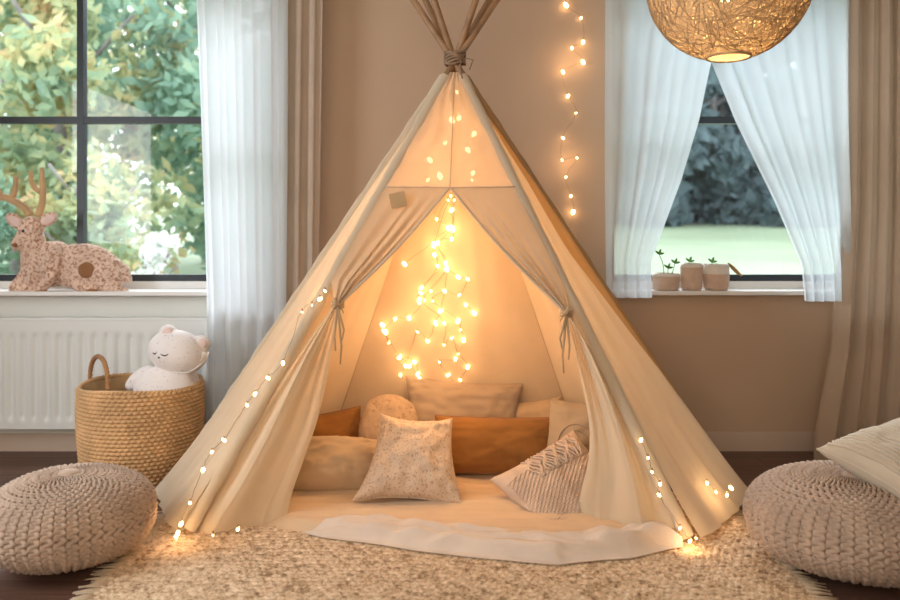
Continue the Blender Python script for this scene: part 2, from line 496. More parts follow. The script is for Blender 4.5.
# ------------------------------------------------------------------ outdoors
def gz(x, y): return -0.35 + (y - 4.3) * 0.071 + 0.05 * nz(x * .2, y * .2)
b = MB(); b.grid(lambda a, c: Vector((-40 + 80 * a, 4.4 + 46 * c, gz(-40 + 80 * a, 4.4 + 46 * c))), 60, 40)
tag(b.build('lawn', M['lawn']), 'mown green lawn rising away outside the windows', 'lawn', kind='stuff')

rng = np.random.default_rng(5)


def tree(x, y, h, rx, mat, label, cat='tree', n=5000, leaf=.13, low=0.15, trunk=.12, name='garden_tree', group=None):
    z0 = gz(x, y)
    r = thing(name, label, cat, (x, y, z0), group)
    lumps = []
    for k in range(16):
        a = rng.uniform(0, 2 * PI); q = rng.uniform(0, 1) ** .6; zz = rng.uniform(low, 1)
        env = math.sin(PI * min(1, (zz - low) / (1 - low) * .8 + .18)) ** .6
        lumps.append((q * rx * env * math.cos(a) * .75, q * rx * env * math.sin(a) * .75, zz * h, rx * rng.uniform(.28, .5)))
    i = rng.integers(0, len(lumps), n); L = np.array(lumps)[i]
    d = rng.normal(size=(n, 3)); d /= np.linalg.norm(d, axis=1)[:, None]
    c = L[:, :3] + d * L[:, 3:4] * rng.uniform(.55, 1.05, (n, 1))
    c[:, 2] = np.maximum(c[:, 2], .1)
    u = rng.normal(size=(n, 3)); u /= np.linalg.norm(u, axis=1)[:, None]
    w = np.cross(u, rng.normal(size=(n, 3))); w /= np.linalg.norm(w, axis=1)[:, None]
    s = leaf * rng.uniform(.6, 1.3, (n, 1))
    V = np.stack([c - u * s, c + w * s * .5, c + u * s, c - w * s * .5], 1).reshape(-1, 3)
    m = MB(); m.v = [tuple(q) for q in V]; m.f = [(4 * k, 4 * k + 1, 4 * k + 2, 4 * k + 3) for k in range(n)]; m.mi = [0] * n
    o = m.build('crown', mat, smooth=False); o.parent = r
    if trunk:
        m = MB(); pts = [Vector((.05 * math.sin(k), .05 * math.cos(k * 2), h * .85 * k / 6 - .1)) for k in range(7)]
        m.tube(pts, [trunk * (1 - .11 * k) for k in range(7)], 8)
        for k in range(7):
            a = rng.uniform(0, 2 * PI); zb = h * rng.uniform(.25, .7)
            e = Vector((math.cos(a) * rx * .6, math.sin(a) * rx * .6, zb + rx * .5))
            m.tube([Vector((0, 0, zb)), Vector((e.x * .5, e.y * .5, zb + rx * .18)), e], [trunk * .4, trunk * .25, .02], 6)
        o = m.build('trunk', M['bark']); o.parent = r
    return r


G1 = 'trees outside the left window'; G2 = 'trees beyond the lawn at the right window'
for x, y, h, rx, mt, lab in [
    (-5.6, 11.5, 5.2, 1.9, 'leaves_autumn', 'yellowing tree seen through the panes behind the deer antlers'),
    (-3.6, 12.5, 5.6, 1.8, 'leaves_green', 'green tree seen beside the left curtain edge'),
    (-7.6, 14.0, 6.5, 2.2, 'leaves_green', 'green tree outside at the far left pane edge'),
    (-5.0, 16.5, 7.0, 2.3, 'leaves_autumn', 'yellow and green tree behind the vertical window bar'),
    (-2.6, 17.0, 7.0, 2.3, 'leaves_green', 'green tree behind the long white curtain'),
    (-9.4, 19.0, 8.5, 2.6, 'leaves_autumn', 'tall yellowing tree high in the left window pane')]:
    tree(x, y, h, rx, M[mt], lab, group=G1, n=5500, leaf=.12, trunk=.14)
tree(-4.2, 9.3, 2.1, .85, M['leaves_autumn'], 'yellow-green shrub low behind the left window', 'shrub', 2400, .08, .1, .03, 'garden_shrub')
tree(-5.5, 8.8, 2.0, .9, M['leaves_green'], 'green shrub low behind the toy deer', 'shrub', 2400, .08, .1, .03, 'garden_shrub')
tree(-3.05, 8.4, 1.15, .30, M['blossom'], 'white flowering bush outside behind the deer tail', 'shrub', 700, .06, .1, .02, 'flowering_bush')
k = 0
for x, y, h, rx, lab in [
    (7.2, 30, 11, 2.9, 'dark tree seen left in the right window between the sheers'),
    (10.2, 31, 11.5, 3.1, 'dark tree seen in the middle of the right window'),
    (13.2, 30, 11, 3.1, 'dark tree seen by the right window tieback'),
    (16.2, 31, 11.5, 3.1, 'dark tree behind the gathered right sheer'),
    (11.8, 41, 17, 4.2, 'tallest dark tree far behind, centred in the right window'),
    (16.8, 41, 17, 4.2, 'tallest dark tree far behind, hidden by the swept sheer'),
    (4.4, 32, 11.5, 3.1, 'dark tree behind the left sheer of the right window'),
    (8.8, 35, 14, 3.4, 'taller dark tree behind the lawn edge, left of middle'),
    (12.0, 35.5, 14, 3.4, 'taller dark tree behind the lawn edge, right of middle')]:
    tree(x, y, h, rx, M['leaves_dark'], lab, group=G2, n=8000, leaf=.34, low=.02, trunk=.2)

# ------------------------------------------------------------------ curtains
def curtain(uL, uR, v0, v1, y, folds, amp, mat, name, label, ph=0, nv=60, zb=None, parent=None, group=None, dens=10, ztop=None):
    """uL,uR: functions of v giving the pixel column of the two edges at distance y"""
    n = folds * dens
    z0 = P(0, v0, y).z if ztop is None else ztop
    z1 = P(0, v1, y).z if zb is None else zb
    def f(a, c):
        z = lerp(z0, z1, c); v = 235 + 800 * (CAMZ - z) / y
        l, r = uL(v), uR(v)
        aa = a + .012 * math.sin(7 * a + 3 * c + ph)
        u = lerp(l, r, aa)
        w = (r - l) / 100
        dy = amp * (math.sin(aa * folds * 2 * PI + ph + .6 * math.sin(c * 2.2 + ph)) + .45 * math.sin(aa * folds * 4.7 + ph * 2 + c))
        q = P(u, v, y)
        return Vector((q.x + .25 * amp * math.sin(aa * folds * 4 * PI + ph), y + dy, z))
    m = MB(); m.grid(f, n, nv)
    o = m.build(name, mat, parent)
    if parent is None: tag(o, label, 'curtain', group)
    return o


def pl(pts):
    xs = [p[0] for p in pts]; ys = [p[1] for p in pts]
    return lambda v: float(np.interp(v, xs, ys))


RZ = 2.60
GC = 'long curtains at the windows'
curtain(pl([(-80, 192), (0, 193), (300, 204), (430, 205)]), pl([(-80, 285), (430, 286)]), 0, 0, 3.80, 5, .020, M['sheer'], 'sheer_curtain',
        'long white sheer curtain right of the left window behind the tent', .4, zb=.20, ztop=RZ, group=GC)
curtain(pl([(-80, 282), (430, 276)]), pl([(-80, 322), (240, 318), (430, 318)]), 0, 0, 3.86, 3, .020, M['drape_l'], 'curtain',
        'narrow beige curtain hanging beside the white sheer, left of tent', 1.4, zb=.05, ztop=RZ, group=GC)
curtain(pl([(-80, 600), (0, 604), (300, 606), (440, 603)]), pl([(-80, 760), (0, 735), (65, 711), (120, 700), (180, 682), (230, 663), (262, 651), (300, 652), (440, 655)]),
        0, 0, 3.88, 4, .016, M['sheer_r'], 'sheer_curtain', 'white sheer drawn to the left side of the right window', 2.0, zb=.785, ztop=RZ, group=GC)
curtain(pl([(-80, 668), (0, 690), (65, 712), (120, 735), (200, 775), (265, 803), (300, 806), (440, 812)]), pl([(-80, 856), (440, 852)]),
        0, 0, 3.80, 5, .018, M['sheer_r'], 'sheer_curtain', 'white sheer swept to the right behind the round lamp', .9, zb=.775, ztop=RZ, group=GC)
curtain(pl([(-80, 846), (200, 842), (350, 832), (440, 816)]), pl([(-80, 940), (440, 944)]), 0, 0, 3.80, 6, .026, M['drape'], 'curtain',
        'heavy beige curtain at the far right reaching the floor', .2, zb=.01, ztop=RZ, group=GC)


def rod(x0, x1, y, lab):
    r = thing('curtain_rod', lab, 'curtain rod', ((x0 + x1) / 2, WY, RZ))
    m = MB(); m.tube([(x0, y, RZ + .015), (x1, y, RZ + .015)], .012, 12); m.build('rod', M['black'], r)
    for x in (x0 + .1, x1 - .1):
        m = MB(); m.tube([(x, y, RZ + .015), (x, WY, RZ + .015)], .008, 8); m.build('bracket', M['black'], r)


rod(-3.3, -.55, 3.83, 'black rod above the left window')
rod(.70, 2.45, 3.82, 'black rod above the right window')

# ------------------------------------------------------------------ radiator
rd = thing('radiator', 'white fluted panel radiator on the wall under the left window', 'radiator', (-2.1, 3.98, .13))
z0, z1 = .135, .668; x0, x1 = -3.3, -1.07; yf = 3.935
m = MB()
def rf(a, c):
    x = lerp(x0, x1, a); z = lerp(z0, z1, c)
    e = sm((z - z0 - .035) / .03) * sm((z1 - .055 - z) / .03)
    w = .5 - .5 * math.cos(2 * PI * (x - x0) / .0585); w = w ** 1.6
    return Vector((x, yf + .013 * e * w, z))
m.grid(rf, 38 * 12, 40)
m.box(((x0 + x1) / 2, yf + .025, (z0 + z1) / 2), (x1 - x0, .018, z1 - z0 - .01))
m.build('front_panel', M['rad'], rd)
m = MB(); m.box(((x0 + x1) / 2, yf + .045, z1 + .006), (x1 - x0 + .006, .086, .014)); m.build('top_grille', M['rad'], rd, smooth=False, bevel=.003)
for x in (x0, x1):
    m = MB(); m.box((x, yf + .045, (z0 + z1) / 2), (.008, .08, z1 - z0 - .02)); m.build('side_panel', M['rad'], rd, smooth=False)
m = MB(); m.box(((x0 + x1) / 2, yf + .075, (z0 + z1) / 2), (x1 - x0 - .02, .02, z1 - z0 - .03)); m.build('rear_panel', M['rad'], rd, smooth=False)
m = MB(); m.tube([(-2.9, 3.99, .15), (-2.9, 3.99, 0)], .009, 8); m.build('pipe', M['white'], rd)

# ------------------------------------------------------------------ rug
RX0, RX1, RY0, RY1 = -1.07, 1.085, 1.9, 3.36
rg = thing('jute_rug', 'braided natural jute rug with fringed sides under the play tent', 'rug', (0, 2.6, 0))
m = MB()
sx, sy = .025, .026
nu, nv = 620, 560
U = np.linspace(RX0, RX1, nu + 1); Vv = np.linspace(2.15, RY1, nv + 1)
XX, YY = np.meshgrid(U, Vv)
warp = .006 * np.sin(YY * 21) + .004 * np.sin(XX * 17 + YY * 9)
row = (YY + .003 * np.sin(XX * 60)) / sy
par = np.floor(row) % 2
H = np.abs(np.sin(PI * row)) ** .6 * (.55 + .45 * np.abs(np.sin(PI * ((XX + warp) / sx + .5 * par))) ** .8)
H = H * .0095 + rng.uniform(-.0006, .0006, H.shape)
Z = .007 + H
VV = np.stack([XX, YY, Z], -1).reshape(-1, 3)
m.v = [tuple(q) for q in VV]
w = nu + 1
m.f = [(j * w + i, j * w + i + 1, (j + 1) * w + i + 1, (j + 1) * w + i) for j in range(nv) for i in range(nu)]
m.mi = [0] * len(m.f)
m.box(((RX0 + RX1) / 2, (1.9 + RY1) / 2, .005), (RX1 - RX0, RY1 - 1.9, .009))
m.build('woven_field', M['rug'], rg)
for sgn, xe in ((-1, RX0), (1, RX1)):
    m = MB(); y = 2.0
    while y < RY1:
        L = random.uniform(.05, .085); dy = random.uniform(-.02, .02)
        m.tube([(xe - sgn * .01, y, .010), (xe + sgn * L * .5, y + dy * .4, .009), (xe + sgn * L, y + dy, .004)], [.0045, .004, .002], 5)
        y += random.uniform(.009, .014)
    o = m.build('fringe', M['fringe'], rg); o['kind'] = 'stuff'

# ------------------------------------------------------------------ play tent
A = Vector((.02, 3.33, 1.80))
B = {'FL': G(187, 537), 'FR': G(690, 545), 'SL': G(167, 495), 'SR': G(741, 499), 'BL': Vector((-.62, 3.93, 0)), 'BR': Vector((.66, 3.93, 0))}
for kk in B: B[kk] = Vector((B[kk].x, B[kk].y, 0.0))
tent = thing('play_tent', 'cream canvas play tent with wooden poles and tied-back doors on the rug', 'tent', (0, 3.3, 0))


def pp(k, t):
    """point on pole k; t=0 at the apex tie, 1 at the floor"""
    return A + (B[k] - A) * t


def pole_at_v(k, v):
    lo, hi = 0, 1
    for _ in range(40):
        mid = (lo + hi) / 2; q = pp(k, mid)
        if 235 + 800 * (CAMZ - q.z) / q.y < v: lo = mid
        else: hi = mid
    return lo


offs = {'FL': (-.002, -.004), 'FR': (.002, -.006), 'SL': (.004, .0), 'SR': (-.004, .002), 'BL': (.0, .03), 'BR': (-.0, .03)}
for k in B:
    d = (A - B[k]).normalized(); L = (A - B[k]).length + .40 + .03 * random.random()
    o = Vector((offs[k][0], offs[k][1], 0))
    m = MB(); pts = [B[k] + Vector((0, 0, .012)) + (d * L + o * 1.0) * (q / 8) for q in range(9)]
    m.tube(pts, [.0155 - .002 * q / 8 for q in range(9)], 12); m.build('pole', M['pole'], tent)
# rope lashing at the apex
m = MB()
for q in range(6):
    zz = A.z + .0 + q * .009
    pts = [Vector((A.x + .042 * math.cos(a / 16 * 2 * PI), A.y + .042 * math.sin(a / 16 * 2 * PI), zz + .006 * math.sin(a + q))) for a in range(17)]
    m.tube(pts, .0055, 6)
m.tube([(A.x + .04, A.y - .03, A.z + .02), (A.x + .075, A.y - .04, A.z + .01), (A.x + .06, A.y - .045, A.z - .03)], .003, 5)
m.tube([(A.x + .03, A.y - .035, A.z + .02), (A.x + .02, A.y - .055, A.z - .02), (A.x + .03, A.y - .06, A.z - .07)], .003, 5)
m.build('lashing', M['rope'], tent)


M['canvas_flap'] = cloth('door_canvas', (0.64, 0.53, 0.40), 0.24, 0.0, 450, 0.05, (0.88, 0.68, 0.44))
M['canvas_glow_tint'] = cloth('glow_tinted_canvas', (0.50, 0.34, 0.18), 0.30, 0.0, 450, 0.08, (0.85, 0.52, 0.20))  # amber colour stands in for inner light glowing through the canvas


def panel(name, eA, eB, ns, nt, disp, mat, part_label=None):
    """ruled cloth: eA(t), eB(t) edge curves, disp(s,t) -> offset vector"""
    m = MB()
    m.grid(lambda s, t: eA(t).lerp(eB(t), s) + disp(s, t), ns, nt)
    o = m.build(name, mat, tent)
    if part_label: o['label'] = part_label
    return o


def nrm(a, b, c):
    n = (b - a).cross(c - a).normalized()
    return n


T0 = .022
cen = Vector((.02, 3.42, 0))
def outw(k, r=.02):
    d = (B[k] - cen); d.z = 0
    return d.normalized() * r
def edge(k, r=.020, t0=T0, t1=.985):
    ow = outw(k, r)
    return lambda t: pp(k, lerp(t0, t1, t)) + ow * min(1, .25 + 3 * t)

# back and rear side panels (seen from inside)
for a, c in (('SL', 'BL'), ('BL', 'BR'), ('BR', 'SR')):
    n = nrm(A, B[a], B[c]); mid = (B[a] + B[c]) / 2 - cen
    if n.dot(mid) < 0: n = -n
    panel('rear_panel', edge(a, -.014), edge(c, -.014), 40, 50,
          lambda s, t, n=n: -n * (.035 * math.sin(PI * s) * t + .004 * math.sin(s * 31 + 4 * nz(t * 2, s * 3)) * t), M['canvas_back'])

# side panels between front and side poles
def side(a, c, sgn, lo, hi, band):
    ea, ec = edge(a, .022), edge(c, .022)
    n = nrm(A, B[a], B[c]); mid = (B[a] + B[c]) / 2 - cen
    if n.dot(mid) < 0: n = -n
    def dsp(s, t):
        env = math.sin(PI * s) * (t ** .8)
        f = .030 * math.sin(PI * s) * t * (-1)
        f += .016 * env * math.sin(s * 13 + 1.3 + 1.2 * nz(t * 1.5, sgn))
        f += .006 * env * math.sin(s * 34 + 3 * nz(t * 2, 5 * sgn))
        f += .02 * t ** 6 * math.sin(s * 9) + .05 * t ** 5 * math.sin(PI * s)
        return n * f + Vector((sgn * .03 * t ** 8, -.03 * t ** 8 * math.sin(PI * s), 0))
    m = MB(); m.grid(lambda s, t: ea(t).lerp(ec(t), (lo(t) + (hi(t) - lo(t)) * s)) + dsp(lo(t) + (hi(t) - lo(t)) * s, t), 60, 90); m.build('side_panel', M['canvas'], tent)
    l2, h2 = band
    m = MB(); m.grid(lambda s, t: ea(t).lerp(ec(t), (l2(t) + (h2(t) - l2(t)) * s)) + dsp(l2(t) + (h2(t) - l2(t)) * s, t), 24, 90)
    o = m.build('glow_tint_band', M['canvas_glow_tint'], tent); o['label'] = 'canvas band coloured amber like light glowing through'
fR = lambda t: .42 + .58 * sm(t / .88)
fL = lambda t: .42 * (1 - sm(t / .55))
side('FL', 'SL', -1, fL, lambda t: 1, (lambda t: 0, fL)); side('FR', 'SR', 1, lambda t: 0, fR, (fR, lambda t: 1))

# sleeves the front and side poles run in
for k in ('FL', 'FR', 'SL', 'SR'):
    ow = outw(k, .006)
    m = MB(); nseg = 60
    pts = []; rs = []
    for q in range(nseg + 1):
        t = lerp(.03, .985, q / nseg); pts.append(pp(k, t) + ow)
        rs.append(.0235 + .0015 * math.sin(t * 60) + .001 * math.sin(t * 143))
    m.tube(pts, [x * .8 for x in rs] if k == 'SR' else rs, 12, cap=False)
    o = m.build('pole_sleeve', M['canvas_glow_tint'] if k == 'SR' else M['canvas'], tent)  # right side sleeve takes the painted glow colour too

# front: thin upper panel down to the cross seam
vs = 187
tL, tR = pole_at_v('FL', vs), pole_at_v('FR', vs)
fo = Vector((0, -.022, 0))
eL = lambda t: pp('FL', lerp(T0, tL, t)) + fo
eR = lambda t: pp('FR', lerp(T0, tR, t)) + fo
def dtop(s, t):
    return Vector((0, -.012 * math.sin(PI * s) * t + .004 * math.sin(s * 24 + 3 * nz(t * 3)) * (1 - .5 * t) * math.sin(PI * s), -.004 * math.sin(PI * s) * t))
panel('upper_front_panel', eL, eR, 50, 40, dtop, M['canvas_thin'], 'thin upper front panel glowing with the lights behind')
m = MB(); m.tube([eL(1).lerp(eR(1), q / 20) + dtop(q / 20, 1) + Vector((0, -.003, 0)) for q in range(21)], .003, 6); m.build('cross_seam', M['seam'], tent)
m = MB(); m.tube([eL(q / 20).lerp(eR(q / 20), .5) + dtop(.5, q / 20) + Vector((0, -.003, 0)) for q in range(2, 21)], .0025, 6); m.build('centre_seam', M['seam'], tent)

# door flaps: upper part swept to the tie, lower part fanning out to the hem
def flaps(k, sgn, tie_uv, seam_t, inner_low, outer_low, hem):
    tie_t = pole_at_v(k, tie_uv[1])
    yt = pp(k, tie_t).y - .035
    tie = P(tie_uv[0], tie_uv[1], yt)
    top = eL(1).lerp(eR(1), .5) + dtop(.5, 1)
    poleE = lambda t: pp(k, lerp(seam_t, tie_t, t)) + fo
    def doorE(t):
        q = top.lerp(tie, t)
        return q + Vector((sgn * .012 * math.sin(PI * t) * -1, .012 * math.sin(PI * t), -.008 * math.sin(PI * t)))
    def d(s, t):
        env = math.sin(PI * min(1, s * .9 + .05))
        g = t ** 1.1
        return Vector((0, -.026 * g * (1 - .3 * t) * math.sin(s ** 1.8 * 2 * PI * 4 + .7) * env * (.15 + .85 * s) - .012 * env * t - .02 * (1 - s) * math.sin(PI * t) * .4, -.006 * env * math.sin(s * 17)))
    def pE(t): return poleE(t) if t < .8 else poleE(.8).lerp(tie + Vector((-sgn * .012 * -1, 0, .0)), (t - .8) / .2)
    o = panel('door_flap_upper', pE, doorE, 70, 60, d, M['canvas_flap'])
    # rolled door edge
    m = MB(); m.tube([doorE(q / 30) + d(1, q / 30) for q in range(31)], [.004 + .003 * q / 30 for q in range(31)], 8); m.build('door_edge', M['seam'], tent)
    # cross seam row is shared by the upper panel; lower flap
    nI = len(inner_low)
    yI = lambda t: lerp(yt, hem[0], t); yO = lambda t: lerp(yt, hem[1], t)
    iu = [Vector((p[0], p[1], 0)) for p in inner_low]; ou = [Vector((p[0], p[1], 0)) for p in outer_low]
    def eI(t): q = interp(iu, t); return P(q.x, q.y, yI(t))
    def eO(t): q = interp(ou, t); return P(q.x, q.y, yO(t))
    def crease(x):
        return 1 - 2 * abs(math.sin(PI * x)) ** .55
    def d2(s, t):
        env = math.sin(PI * min(1, s * .94 + .03)); fade = min(1, t * 5)
        v = -.050 * env * t ** .7 - .034 * fade * (1 - .15 * t) * math.sin(s * 2 * PI * 1.7 + 1.2 + .9 * math.sin(2.2 * t)) * env
        v -= .009 * fade * env * crease(s * 2.6 + .35 * math.sin(2.5 * t) + .2)
        v -= .015 * fade * (1 - t) * math.sin(s * 2 * PI * 5)
        return Vector((0, v * (1 - .35 * sm((t - .85) / .15)), -.010 * sm((t - .9) / .1) * math.sin(s * 11)))
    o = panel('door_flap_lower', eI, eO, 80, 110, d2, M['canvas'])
    m = MB(); m.tube([(eI(1).lerp(eO(1), q / 40) + d2(q / 40, 1) + Vector((0, -.002, .003))) for q in range(41)], .004, 6); m.build('hem', M['seam'], tent)
    # gathered tie with bow ends
    m = MB()
    for q in range(3):
        pts = [tie + Vector((.021 * math.cos(a / 14 * 2 * PI), .03 * math.sin(a / 14 * 2 * PI) - .004, .008 * (q - 1) + .003 * math.sin(a))) for a in range(15)]
        m.tube(pts, .0045, 6)
    m.build('tie_band', M['tie'], tent)
    m = MB()
    f = tie + Vector((-sgn * .004, -.036, 0))
    for e, (dx, dz) in enumerate(((-sgn * -.010, -.17), (-sgn * .012, -.22), (-sgn * .02, -.13))):
        m.tube([f, f + Vector((dx * .6, -.006, dz * .35)), f + Vector((dx * 1.2, .0, dz * .7)), f + Vector((dx * .8, 0, dz))], [.007, .009, .008, .006], 6, flat=.5)
    for q in (-1, 1):
        m.tube([f + Vector((q * .028 * math.sin(PI * a / 8) * .8, -.006, .004 - .05 * (a / 8 if a < 5 else (8 - a) / 8) * 1.3)) for a in range(9)], .004, 6, flat=.5)
    m.tube([f, f + Vector((-sgn * -.01, -.008, .03))], [.011, .006], 8)
    m.build('tie_bow', M['tie'], tent)
    return tie


tieL = flaps('FL', -1, (338, 305), tL,
      [(338, 306), (333, 345), (326, 385), (316, 425), (303, 462), (291, 498), (286, 531)],
      [(333, 306), (300, 350), (264, 402), (232, 448), (200, 494), (176, 522), (163, 540)], (3.00, 2.88))
tieR = flaps('FR', 1, (566, 313), tR,
      [(566, 314), (574, 350), (583, 390), (589, 425), (588, 460), (580, 495), (575, 531)],
      [(572, 314), (600, 360), (625, 408), (645, 454), (666, 500), (681, 528), (692, 548)], (3.00, 2.80))
# small sewn label on the left pole
m = MB(); q = P(398, 200, pp('FL', pole_at_v('FL', 200)).y - .05)
m.box(q, (.062, .004, .06), Matrix.Rotation(math.radians(-12), 3, 'Y')); o = m.build('fabric_label', M['tag'], tent, smooth=False); o['label'] = 'small blank tan fabric tag'

# ------------------------------------------------------------------ mat and muslin in the tent
front = [(150, 492), (165, 520), (190, 536), (240, 534), (285, 520), (300, 530), (350, 541), (420, 556), (480, 565), (560, 569), (620, 565), (665, 556), (700, 545)]
fg = [G(u, v, .0) for u, v in front]
fx = [p.x for p in fg]; fy = [p.y for p in fg]
x0, x1 = -1.02, .90
def fy_at(x):
    return float(np.interp(x, [-1.02, -.85, -.62, -.45, -.30, -.10, .10, .35, .60, .80, .90], [3.30, 3.02, 2.93, 2.84, 2.80, 2.72, 2.66, 2.61, 2.66, 2.76, 2.95]))
m = MB()
def matf(a, c):
    x = lerp(x0, x1, a); yf = fy_at(x); yb = 3.84 - .25 * max(0, abs(x) - .5) / .5
    y = lerp(yf, yb, c)
    e = min(x - x0, x1 - x, (y - yf), (yb - y))
    z = .012 + .034 * sm(e / .06) + (.012 * nz(x * 3, y * 9) + .009 * nz(x * 1.6, y * 26, 3) + .007 * abs(nz(x * 5 + y * 3, y * 14 - x * 4, 7))) * sm(e / .1)
    if e <= 1e-4: z = .012
    return Vector((x, y, z))
m.grid(matf, 180, 120)
mt = tag(m.build('play_mat', M['mat']), 'soft beige cotton mat covering the floor inside the tent', 'mat')
s_ = mt.modifiers.new('t', 'SOLIDIFY'); s_.thickness = .006; s_.offset = -1
def matz(x, y): return .046

m = MB()
def mus(a, c):
    x = lerp(-.52, .80, a); yf = fy_at(x) - .012 - .01 * nz(x * 5, 2)
    wdt = .13 + .05 * math.sin(x * 3 + 1) + .03 * nz(x * 3, 8)
    if a > .72: wdt += .10 * (a - .72)
    wdt *= sm(a / .12 + .15) * sm((1 - a) / .08 + .2)
    y = yf + wdt * c
    e = y - (yf + .012)
    z = .016 + .036 * sm(e / .06) + .006 + (.016 * (.5 - abs(nz(x * 3 + 3, y * 24 + x * 5))) + .010 * nz(x * 4 + 3, y * 28) + .005 * math.sin(y * 95 + 7 * nz(x * 3, y * 3)) + .008 * nz(x * 14, y * 8, 4)) * sm(c * 4)
    if a > .70: z += .022 * sm((a - .7) / .1) * math.exp(-((c - .45 - .3 * (a - .8)) / .16) ** 2)
    return Vector((x, y, z))
m.grid(mus, 300, 70)
o = tag(m.build('muslin_blanket', M['muslin']), 'pale crinkled muslin cloth along the front edge of the tent mat', 'blanket')
s_ = o.modifiers.new('t', 'SOLIDIFY'); s_.thickness = .003; s_.offset = -1

# ------------------------------------------------------------------ cushions
def cushion(name, label, c, w, h, t, tilt=10, roll=0, yaw=0, mat=None, pinch=.10, seed=0, group='cushions inside the tent', taper=0, floor=None,
            round_=0, piping=True, wr=.012, cut=None):
    R = Matrix.Rotation(math.radians(yaw), 3, 'Z') @ Matrix.Rotation(math.radians(90 - tilt), 3, 'X') @ Matrix.Rotation(math.radians(roll), 3, 'Z')
    c = Vector(c)
    def outline(u, v):
        pu = pinch * (1 - v * v); pv = pinch * (1 - u * u)
        x = w / 2 * u * (1 - pu) * (1 - taper * v); y = h / 2 * v * (1 - pv)
        if round_:
            r = math.sqrt(max(1e-9, u * u + v * v)); mx = max(abs(u), abs(v)); k = lerp(1, mx / r, round_)
            x *= k; y *= k
        return x, y
    def surf(u, v, sg):
        x, y = outline(u, v)
        q = max(0, (1 - u * u)) ** .5 * max(0, (1 - v * v)) ** .5
        z = sg * t / 2 * q ** .8
        k = 1 - q
        z += sg * wr * q * (nz(u * 2.2 + seed, v * 2.2, sg) + .5 * nz(u * 5 + seed, v * 5, sg)) + sg * wr * .8 * math.sin(q * 3) * k * nz(u * 9 + seed, v * 9, sg + 4)
        p = R @ Vector((x, y, z)) + c
        if floor is not None and p.z < floor:
            p.z = floor + (p.z - floor) * .02
        return p
    rr = thing(name, label, 'cushion', (c.x, c.y, floor if floor is not None else c.z - h / 2), group)
    m = MB(); n = 44
    f = lambda a: math.sin((a - .5) * PI)
    m.grid(lambda a, b_: surf(f(a), f(b_), 1), n, n)
    m.grid(lambda a, b_: surf(f(1 - a), f(b_), -1), n, n)
    m.build('cushion_cover', mat, rr)
    if piping:
        m = MB(); pts = []
        for i in range(160):
            k = i / 160 * 4; s = int(k); g = f(k - s)
            u, v = [(g, -1), (1, g), (-g, 1), (-1, -g)][s]
            pts.append(surf(u, v, 1))
        pts.append(pts[0]); m.tube(pts, .0035, 6, cap=False); m.build('piping', mat, rr)
    rr['c'] = 0; del rr['c']
    return rr, surf, R


F = .046
cushion('cushion', 'taupe rectangular cushion standing at the back under the lights', P(462, 415, 3.70), .55, .32, .13, 16, -4, 0, M['taupe'], .10, 1, floor=F, wr=.022)
cushion('cushion', 'sand cushion at the back right behind the mustard bolster', P(533, 432, 3.70), .30, .30, .12, 18, 8, -14, M['sand'], .10, 2, floor=F)
cushion('cushion', 'speckled tan rounded cushion behind the floral one', P(389, 430, 3.60), .27, .32, .12, 20, -8, 10, M['speck'], .02, 3, floor=F, round_=.9)
cushion('cushion', 'mustard cushion at the far left against the tent side', P(322, 438, 3.62), .40, .22, .12, 20, 5, 22, M['mustard'], .07, 4, floor=F)
cushion('cushion', 'wide mustard brown bolster cushion lying across the middle', P(494, 446, 3.50), .52, .25, .17, 14, 0, -4, M['mustard'], .05, 5, floor=F)
r, sf, R = cushion('cushion', 'greyish canvas cushion with stitched arches at the tent right', P(581, 434, 3.44), .29, .27, .11, 22, -3, -14, M['canvas_cush'], .05, 6, floor=F)
m = MB()
for rad in (.55, .36):
    m.tube([sf(rad * math.cos(a / 16 * PI) - .1, rad * 1.1 * math.sin(a / 16 * PI) - .35, 1) + Vector((0, -.002, 0)) for a in range(17)], .0035, 5)
m.tube([sf(a / 10 * 1.6 - .8, -.38, 1) + Vector((0, -.002, 0)) for a in range(11)], .003, 5)
m.tube([sf(a / 10 * 1.7 - .85, -.62, 1) + Vector((0, -.002, 0)) for a in range(11)], .003, 5)
m.build('arch_stitching', M['taupe'], r)
cushion('cushion', 'plump plain beige cushion lying at the left of the tent', P(332, 466, 3.34), .43, .26, .25, 35, -3, 6, M['beige'], .10, 7, floor=F, round_=.35, wr=.025)
cushion('cushion', 'cream floral print cushion leaning in front at the left', P(413, 459, 3.22), .37, .36, .17, 34, -5, 4, M['floral'], .15, 8, floor=F, taper=.20, wr=.028)
r, sf, R = cushion('cushion', 'grey-beige knitted cushion with tassels by the right door flap', P(563, 489, 3.13), .42, .40, .17, 52, 38, -8, M['yarn'], .12, 9, floor=F, piping=False)
m = MB()
for i in range(24):     # loose yarn loops across the face
    u0 = -.35 + 1.2 * i / 24 + random.uniform(-.05, .05); pts = []
    for q in range(9):
        v = .93 - q * .085 - random.uniform(0, .02)
        pts.append(sf(min(.95, u0 + .05 * math.sin(q * 1.1 + i)), v, 1) + R @ Vector((0, 0, .004 + .006 * math.sin(PI * q / 8))))
    m.tube(pts, .0042, 5)
m.build('yarn_loops', M['yarn'], r)
m = MB()
for i in range(18):
    a = sf(.93, -.98, 1); dx = random.uniform(-.035, .03); L = random.uniform(.05, .09)
    e = a + Vector((dx, -.01 - random.random() * .03, -L)); e.z = max(e.z, .055)
    a = a + Vector((dx * .3, 0, 0)); a.z = max(a.z, .06)
    m.tube([a, a.lerp(e, .5) + Vector((0, -.012, .004)), e + Vector((0, -.01, 0))], .003, 5)
m.build('tassel', M['yarn'], r)
m = MB()                # knitted ribs on the lower half
